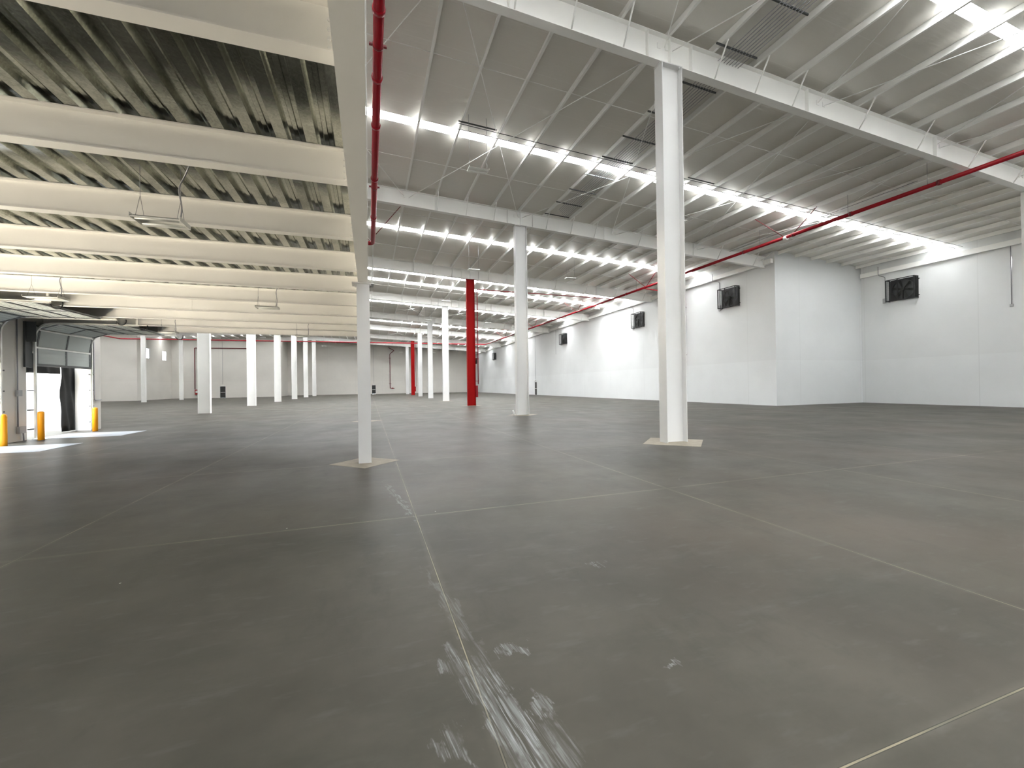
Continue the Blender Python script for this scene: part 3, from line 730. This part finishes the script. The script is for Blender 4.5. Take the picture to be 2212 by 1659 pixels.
# ------------------------------------------------------------------ sprinkler and hydrant pipes
ZM, XP = 9.28, 21.3
FARY, XL2 = 78.2, -35.2
main = thing('fire_pipe', 'long red fire main sloping across the right side, far end and left side', 'pipe', (XP, 0, ZM))
bm = B(); tube(bm, bend([(0, YB+.2, 0), (0, FARY, .25), (XL2-XP, FARY, .1), (XL2-XP, 55, .1)], .35, 6), .085, 14)
link('pipe_run', bm, PIPE_RED, main)
for y in (4.2, 7.4, 10.2, 13.4, 16.2, 19.3, 25.4, 31.4, 37.5, 43.5, 49.5, 56):
    bm = B(); zc = .25*(y+14)/92; tube(bm, [(0, y-.05, zc), (0, y+.05, zc)], .11, 12); link('coupling', bm, DARK_RED, main)
bm = B(); tube(bm, [(0, 16.55, .04), (0, 16.72, .04)], .12, 12); link('pipe_clamp', bm, LAMPWHITE, main)
for y in (10.57, 13.53, 18.2, 30.0, 42.0, 54.0):
    bm = B(); tube(bm, [(0, y, .1), (0, y, ztop(XP)-ZM)], .008, 5); link('hanger_rod', bm, GREY, main)
def sway(label, a, b, mat=DARK_RED, r=.02):
    own = main if a[0] > 10 else ov; q = Vector(own.location)
    bm = B(); tube(bm, [Vector(a)-q, Vector(b)-q], r, 7); link('sway_brace', bm, mat, own)
# second main above the mezzanine edge, ending in an elbow
ov = thing('fire_pipe', 'red fire main overhead beside the mezzanine edge, ending in an elbow', 'pipe', (.28, 0, ZM))
bm = B(); tube(bm, bend([(0, YB+.2, 0), (0, 23.6, 0), (-6.0, 23.6, 0)], .3, 6), .11, 16); link('pipe_run', bm, PIPE_RED, ov)
for y in (8.9, 9.9+1.0, 12.9, 16.2, 19.9):
    bm = B(); tube(bm, [(0, y-.05, 0), (0, y+.05, 0)], .135, 12); link('coupling', bm, PIPE_RED, ov)
for y in (9.85, 16.9):
    bm = B(); tube(bm, [(0, y-.02, 0), (0, y+.02, 0)], .128, 12); box(bm, .12, .19, y-.03, y+.03, -.02, .02); box(bm, -.19, -.12, y-.03, y+.03, -.02, .02); tube(bm, [(.0, y, .12), (0, y, ztop(.28)-ZM)], .01, 5)
    link('pipe_hanger', bm, DARK_RED, ov)
sway('dark red sway brace slanting from the overhead main elbow to the rafter', (.42, 22.4, ZM+.1), (1.88, 22.5, ztop(1.8)-.1))
sway('short dark red brace at the elbow of the overhead main', (.22, 23.9, ZM+.1), (-.9, 24.0, ztop(0)-.6))
sway('red sway brace rising right from the main pipe clamp', (XP+.06, 16.3, ZM+.12), (XP+.06, 15.0, ztop(XP)+.05))
sway('red sway brace rising left from the main pipe clamp', (XP-.06, 16.7, ZM+.12), (XP-1.5, 17.2, ztop(XP-1.5)))
for y, nm in ((28.6, 'left of the nearest column'), (40.5, 'above the first right wall fan row'), (53, 'far down the right side'), (66, 'close to the far pipe corner')):
    sway('red sway brace along the main pipe, '+nm, (XP, y, ZM+.2), (XP-.2, y-1.6, ztop(XP)+.05), PIPE_RED, .022)
    sway('red cross brace from the main pipe, '+nm, (XP-.05, y+.2, ZM+.2), (XP-1.5, y+.3, ztop(XP-1.5)+.05), PIPE_RED, .022)
# branch along the second red column to its hose cabinet
br = thing('hydrant_pipe', 'thin red pipe crossing from the main and dropping beside the red column', 'pipe', (8.46, 33.5, 0))
bm = B(); tube(bm, bend([(XP-8.46, 0, ZM+.1), (0, 0, 9.5), (0, 0, 1.75)], .12, 5), .035, 10); link('pipe_run', bm, PIPE_RED, br)
for z in (8.3, 5.6, 3.8, 2.0):
    bm = B(); box(bm, -.24, .06, -.02, .02, z-.02, z+.02); link('pipe_bracket', bm, PIPE_RED, br)
def cabinet(label, x, y, face):
    t = thing('hose_cabinet', label, 'cabinet', (x, y, .68)); w, h, d = (.10, .95, .36) if face == 'x' else (.36, .95, .12)
    bm = B(); box(bm, -w, w, -d, d, 0, h); link('cabinet_body', bm, PIPE_RED, t)
    bm = B()
    if face == 'x': box(bm, -w-.015, -w, -d+.04, d-.04, .04, h-.04)
    else: box(bm, -w+.04, w-.04, -d-.015, -d, .04, h-.04)
    dr = link('cabinet_door', bm, RED, t)
    if face == 'x': bm = B(); box(bm, -w-.02, -w-.0155, -d+.12, d-.12, .3, .75)
    else: bm = B(); box(bm, -w+.12, w-.12, -d-.02, -d-.0155, .3, .75)
    link('door_glass', bm, LAMPWHITE, dr)
    return t
cabinet('red hose cabinet fixed to the right side of the large red column', 8.325, 33.5+.34, 'x')
cabinet('red hose cabinet fixed to the small far red column', 8.312, 81.5+.34, 'x')
bm = B(); tube(bm, bend([(8.46, 81.6, ztop(8.46)+.2), (8.46, 81.6, 1.64)], .1), .035, 8); tag(link('hydrant_pipe', bm, PIPE_RED), 'thin red pipe dropping beside the small far red column', 'pipe')
# wall drop on the right wall behind the nearest column
wd_ = thing('hydrant_pipe', 'thin red pipe down the right wall, just right of the nearest column', 'pipe', (WR-.12, 29.05, 0))
bm = B(); tube(bm, bend([(XP-WR+.12, 0, ZM+.1), (0, 0, 9.1), (0, 0, 2.7)], .1, 5), .04, 10); link('pipe_run', bm, PIPE_RED, wd_)
for z in (8.0, 4.0):
    bm = B(); box(bm, -.3, .11, -.02, .02, z-.02, z+.02); link('pipe_bracket', bm, DARK_RED, wd_)
# back wall hydrant drop with a crooked top
bw = thing('hydrant_pipe', 'crooked red pipe on the back wall ending in a side valve', 'pipe', (4.8, BACKY-.15, 0))
bm = B(); tube(bm, bend([(-.3, 0, 11.1), (1.0, 0, 10.4), (0, 0, 9.55), (0, 0, 1.35), (1.0, 0, 1.3)], .15, 5), .07, 8); link('pipe_run', bm, DARK_RED, bw)
bm = B(); tube(bm, [(.45, 0, 1.32), (.7, 0, 1.31)], .13, 10); link('valve', bm, PIPE_RED, bw)
for z in (8.6, 2.4):
    bm = B(); box(bm, -.3, .3, -.03, .14, z-.03, z+.03); link('pipe_bracket', bm, DARK_RED, bw)
lw = thing('hydrant_pipe', 'red pipe in a square hook on the far left wall, ending at a hose cabinet', 'pipe', (-30.8, FRONTY-.15, 0))
bm = B(); tube(bm, bend([(8.6, 0, 9.45), (0, 0, 9.4), (0, 0, 1.7)], .1, 5), .07, 8); link('pipe_run', bm, DARK_RED, lw)
cabinet('red hose cabinet on the far left wall beside the widest column', -30.45, FRONTY-.13, 'y')

# ------------------------------------------------------------------ dock doors
TZ = 3.97
def track_path(n=10, r=.48, x_end=-7.9, zb=.05):
    pts = [(-10.80, 0, zb), (-10.80, 0, TZ-r)]
    for i in range(1, n+1):
        a = math.pi/2*i/n; pts.append((-10.80+r-r*math.cos(a), 0, TZ-r+r*math.sin(a)))
    pts.append((x_end, 0, TZ)); return [Vector(p) for p in pts]
def along(path, s):
    for a, b in zip(path, path[1:]):
        L = (b-a).length
        if s <= L: return a+(b-a)*(s/L), (b-a).normalized()
        s -= L
    return path[-1]+(path[-1]-path[-2]).normalized()*s, (path[-1]-path[-2]).normalized()
def dock_door(label, y0, y1, bottom):
    t = thing('dock_door', label, 'dock door', (0, 0, 0), 'raised sectional dock doors')
    path = track_path(); start = bottom-.05; PH = .62; N = 6
    for i in range(N):
        pa, _ = along(path, start+i*PH+.008); pb, _ = along(path, start+(i+1)*PH-.008)
        d = (pb-pa).normalized(); nrm = Vector((d.z, 0, -d.x))     # towards the room / downwards
        bm = B()
        def slab(ya_, yb_, u0, u1, w0, w1):
            v = []
            for yy in (ya_, yb_):
                for uu, ww in ((u0, w0), (u1, w0), (u1, w1), (u0, w1)):
                    p = pa+d*uu+nrm*ww; v.append(bm.verts.new((p.x, yy, p.z)))
            for f in ((0,1,2,3),(4,7,6,5),(0,4,5,1),(1,5,6,2),(2,6,7,3),(3,7,4,0)): bm.faces.new([v[j] for j in f])
        L = (pb-pa).length
        slab(y0+.06, y1-.06, 0, L, -.05, -.012)
        for q in (.13, .27, .41): slab(y0+.07, y1-.07, L*q/.62*1.0, L*q/.62+.02, -.012, -.006)
        sec = link('door_section', bm, DOORGREY, t)
        for yy in (y0+.07, (y0+y1)/2, y1-.15):
            bm = B(); slab(yy, yy+.07, .0, L, -.012, .006); link('stile', bm, DOORSTILE, sec)
        bm = B(); slab(y0+.06, y1-.06, L-.05, L, -.006, .012); link('rail', bm, ZINC if i < 2 else DOORSTILE, sec)
        if i == 0:
            bm = B(); slab(y0+.06, y1-.06, -.05, .03, -.05, .02); link('bottom_seal', bm, DARKGREY, sec)
    for side, yy in ((0, y0), (1, y1)):
        s = 1 if side == 0 else -1
        bm = B()
        for a, b in zip(path, path[1:]):
            d = (b-a).normalized()
            sweep(bm, [(-.03, -.028), (.03, -.028), (.03, -.022), (-.022, -.022), (-.022, .022), (.03, .022), (.03, .028), (-.03, .028)] if side == 0 else
                      [(.03, -.028), (-.03, -.028), (-.03, -.022), (.022, -.022), (.022, .022), (-.03, .022), (-.03, .028), (.03, .028)],
                  (a.x, yy, a.z), (b.x, yy, b.z), up=Vector((1, 0, 0)) if abs(d.z) > .7 else Vector((0, 0, 1)))
        tr = link('track', bm, ZINC, t)
        for z in (.35, 1.0, 1.65, 2.3):
            bm = B(); box(bm, -10.9, -10.83, yy-s*.22-.0, yy+s*.02, z-.02, z+.02) if s > 0 else box(bm, -10.9, -10.83, yy-.02, yy+.2, z-.02, z+.02)
            link('track_bracket', bm, DARKGREY, tr)
        # leaf spring bumper curling under the track end
        bm = B(); pp = []
        for i in range(11):
            a = math.pi*(.05+1.05*i/10); pp.append((-7.84+.13*math.cos(a+math.pi)+.06, yy, TZ-.03-.13*math.sin(a)*1.1))
        tube(bm, pp, .018, 6); link('spring_bumper', bm, BLACK, tr)
        bm = B(); box(bm, -7.98, -7.93, yy-.02, yy+.02, TZ+.03, 4.40); link('track_hanger', bm, ZINC, tr)
    bm = B(); box(bm, -10.895, -10.84, y0-.36, y0-.05, 2.45, 3.98); link('end_plate', bm, DARKGREY, t)
    bm = B(); box(bm, -10.895, -10.60, y0-.30, y0-.28, 3.3, 3.98); link('bearing_bracket', bm, DARKGREY, t)
    bm = B(); tube(bm, [(-10.72, y0-.28, 3.86+.0), (-10.72, y1+.1, 3.86)], .02, 8); tube(bm, [(-10.72, y0+.25, 3.86), (-10.72, y0+1.3, 3.86)], .055, 10); link('spring_shaft', bm, DARKGREY, t)
    return t
dock_door('raised grey sectional dock door over the bright opening at the left', 18.85, 21.95, 2.55)
dock_door('raised grey dock door cut off by the left edge of the photo', 14.35, 17.42, 2.55)
# dock shelter curtains outside
def curtain(label, y0, y1, z0, z1, x, fold=.05, n=18):
    bm = B(); ny = n; nz = 10; g = []
    for i in range(ny+1):
        row = []
        for j in range(nz+1):
            yy = y0+(y1-y0)*i/ny; zz = z0+(z1-z0)*j/nz
            row.append(bm.verts.new((x+fold*math.sin(yy*16+zz*2.4)+.02*math.sin(zz*5+yy*9), yy, zz)))
        g.append(row)
    for i in range(ny):
        for j in range(nz):
            f = bm.faces.new((g[i][j], g[i+1][j], g[i+1][j+1], g[i][j+1])); f.smooth = True
    bmesh.ops.solidify(bm, geom=bm.faces[:], thickness=.01)
    tag(link('dock_curtain', bm, FABRIC), label, 'curtain')
curtain('black side curtain hanging at the right of the open dock doorway', 21.3, 22.2, .03, 2.75, -11.45, .022)
curtain('black header curtain across the top of the open dock doorway', 18.6, 21.26, 2.30, 3.1, -11.45, .015)
curtain('black header curtain across the cut-off dock doorway', 14.0, 17.5, 2.40, 3.1, -11.45, .015)
# dock leveller plates
for (a, b, lb) in ((18.8, 20.65, 'steel dock leveller plate in the floor before the open doorway'), (14.9, 16.7, 'steel dock leveller plate at the left picture edge'),):
    bm = B(); box(bm, -10.88, -8.45, a, b, .001, .008); tag(link('dock_leveller', bm, STEELPLATE), lb, 'dock plate')
# bollards
def bollard(label, x, y):
    t = thing('bollard', label, 'bollard', (x, y, 0), 'yellow bollards by the dock doors')
    bm = B(); tube(bm, [(0, 0, 0), (0, 0, .90), (0, 0, .91)], .085, 20)
    link('post', bm, YELLOW, t)
    bm = B(); rr = [(.085, .905), (.078, .935), (.055, .955), (.0, .965)]
    rings = [[bm.verts.new((r*math.cos(2*math.pi*k/20), r*math.sin(2*math.pi*k/20), z)) for k in range(20)] for r, z in rr[:3]]
    for a_, b_ in zip(rings, rings[1:]):
        for k in range(20): f = bm.faces.new((a_[k], a_[(k+1) % 20], b_[(k+1) % 20], b_[k])); f.smooth = True
    tp = bm.verts.new((0, 0, .965))
    for k in range(20): bm.faces.new((rings[2][k], rings[2][(k+1) % 20], tp))
    link('dome_cap', bm, YELLOW, t)
bollard('yellow bollard at the far left edge of the photo', -10.37, 16.80)
bollard('yellow bollard standing in front of the bright open doorway', -10.42, 18.42)
bollard('yellow bollard right of the open dock doorway', -10.45, 21.42)
# conduits on the dock wall
xw = WD+.03
c = conduit('grey conduit down the dock wall left of the open doorway, with two boxes', [(xw, 18.2, 4.35), (xw, 18.2, .35)])
bm = B(); box(bm, WD+.002, WD+.09, 18.14, 18.30, 1.48, 1.68); link('junction_box', bm, BOXGREY, c)
bm = B(); box(bm, WD+.002, WD+.10, 18.16, 18.44, .26, .48); link('junction_box', bm, BOXGREY, c)
bm = B(); tube(bm, [(WD+.05, 18.38, .26), (WD+.05, 18.40, .01)], .022, 6); link('conduit_stub', bm, GREY, c)
conduit('grey conduit right of the doorway bending towards the wall end', [(xw, 22.24, 4.35), (xw, 22.24, 1.22), (xw, 22.72, 1.24)])

# outside yard seen through the dock doorway, plus two added glare-cutting surfaces
bm = B(); box(bm, -60, WD-.52, -30, 22.48, -1.45, -1.25); struct('ground', bm, ASPHALT)
bm = B(); box(bm, -12.0, WD-.52, 13, 22.48, -.4, -.02); struct('trim_1', bm, ASPHALT)
bm = B(); box(bm, -46, WD-.52, 22.50, 22.545, -1.25, 9.2); struct('wall_added_glare_sheet', bm, paint('glare_sheet_grey', (.30, .30, .30), .7, scale=.5))  # added grey sheet over the wing wall, tones down doorway glare on the floor
bm = B(); box(bm, -26.3, -26, -30, 22.4, -1.25, 9.0); struct('wall_added_glare_block', bm, paint('glare_block_dark', (.055, .055, .053), .8, scale=.5))  # added dark wall, cuts the bright yard mirrored in the floor
# pale far column cap bands and a small upright pipe stub near the second column
bm = B(); tube(bm, [(0, 0, .0), (0, 0, .16), (-.05, 0, .28)], .04, 8)
tag(link('pipe_stub', bm, LAMPWHITE, loc=(7.28, 21.2, 0)), 'short white pipe stub standing on the pad left of the second column', 'pipe stub')
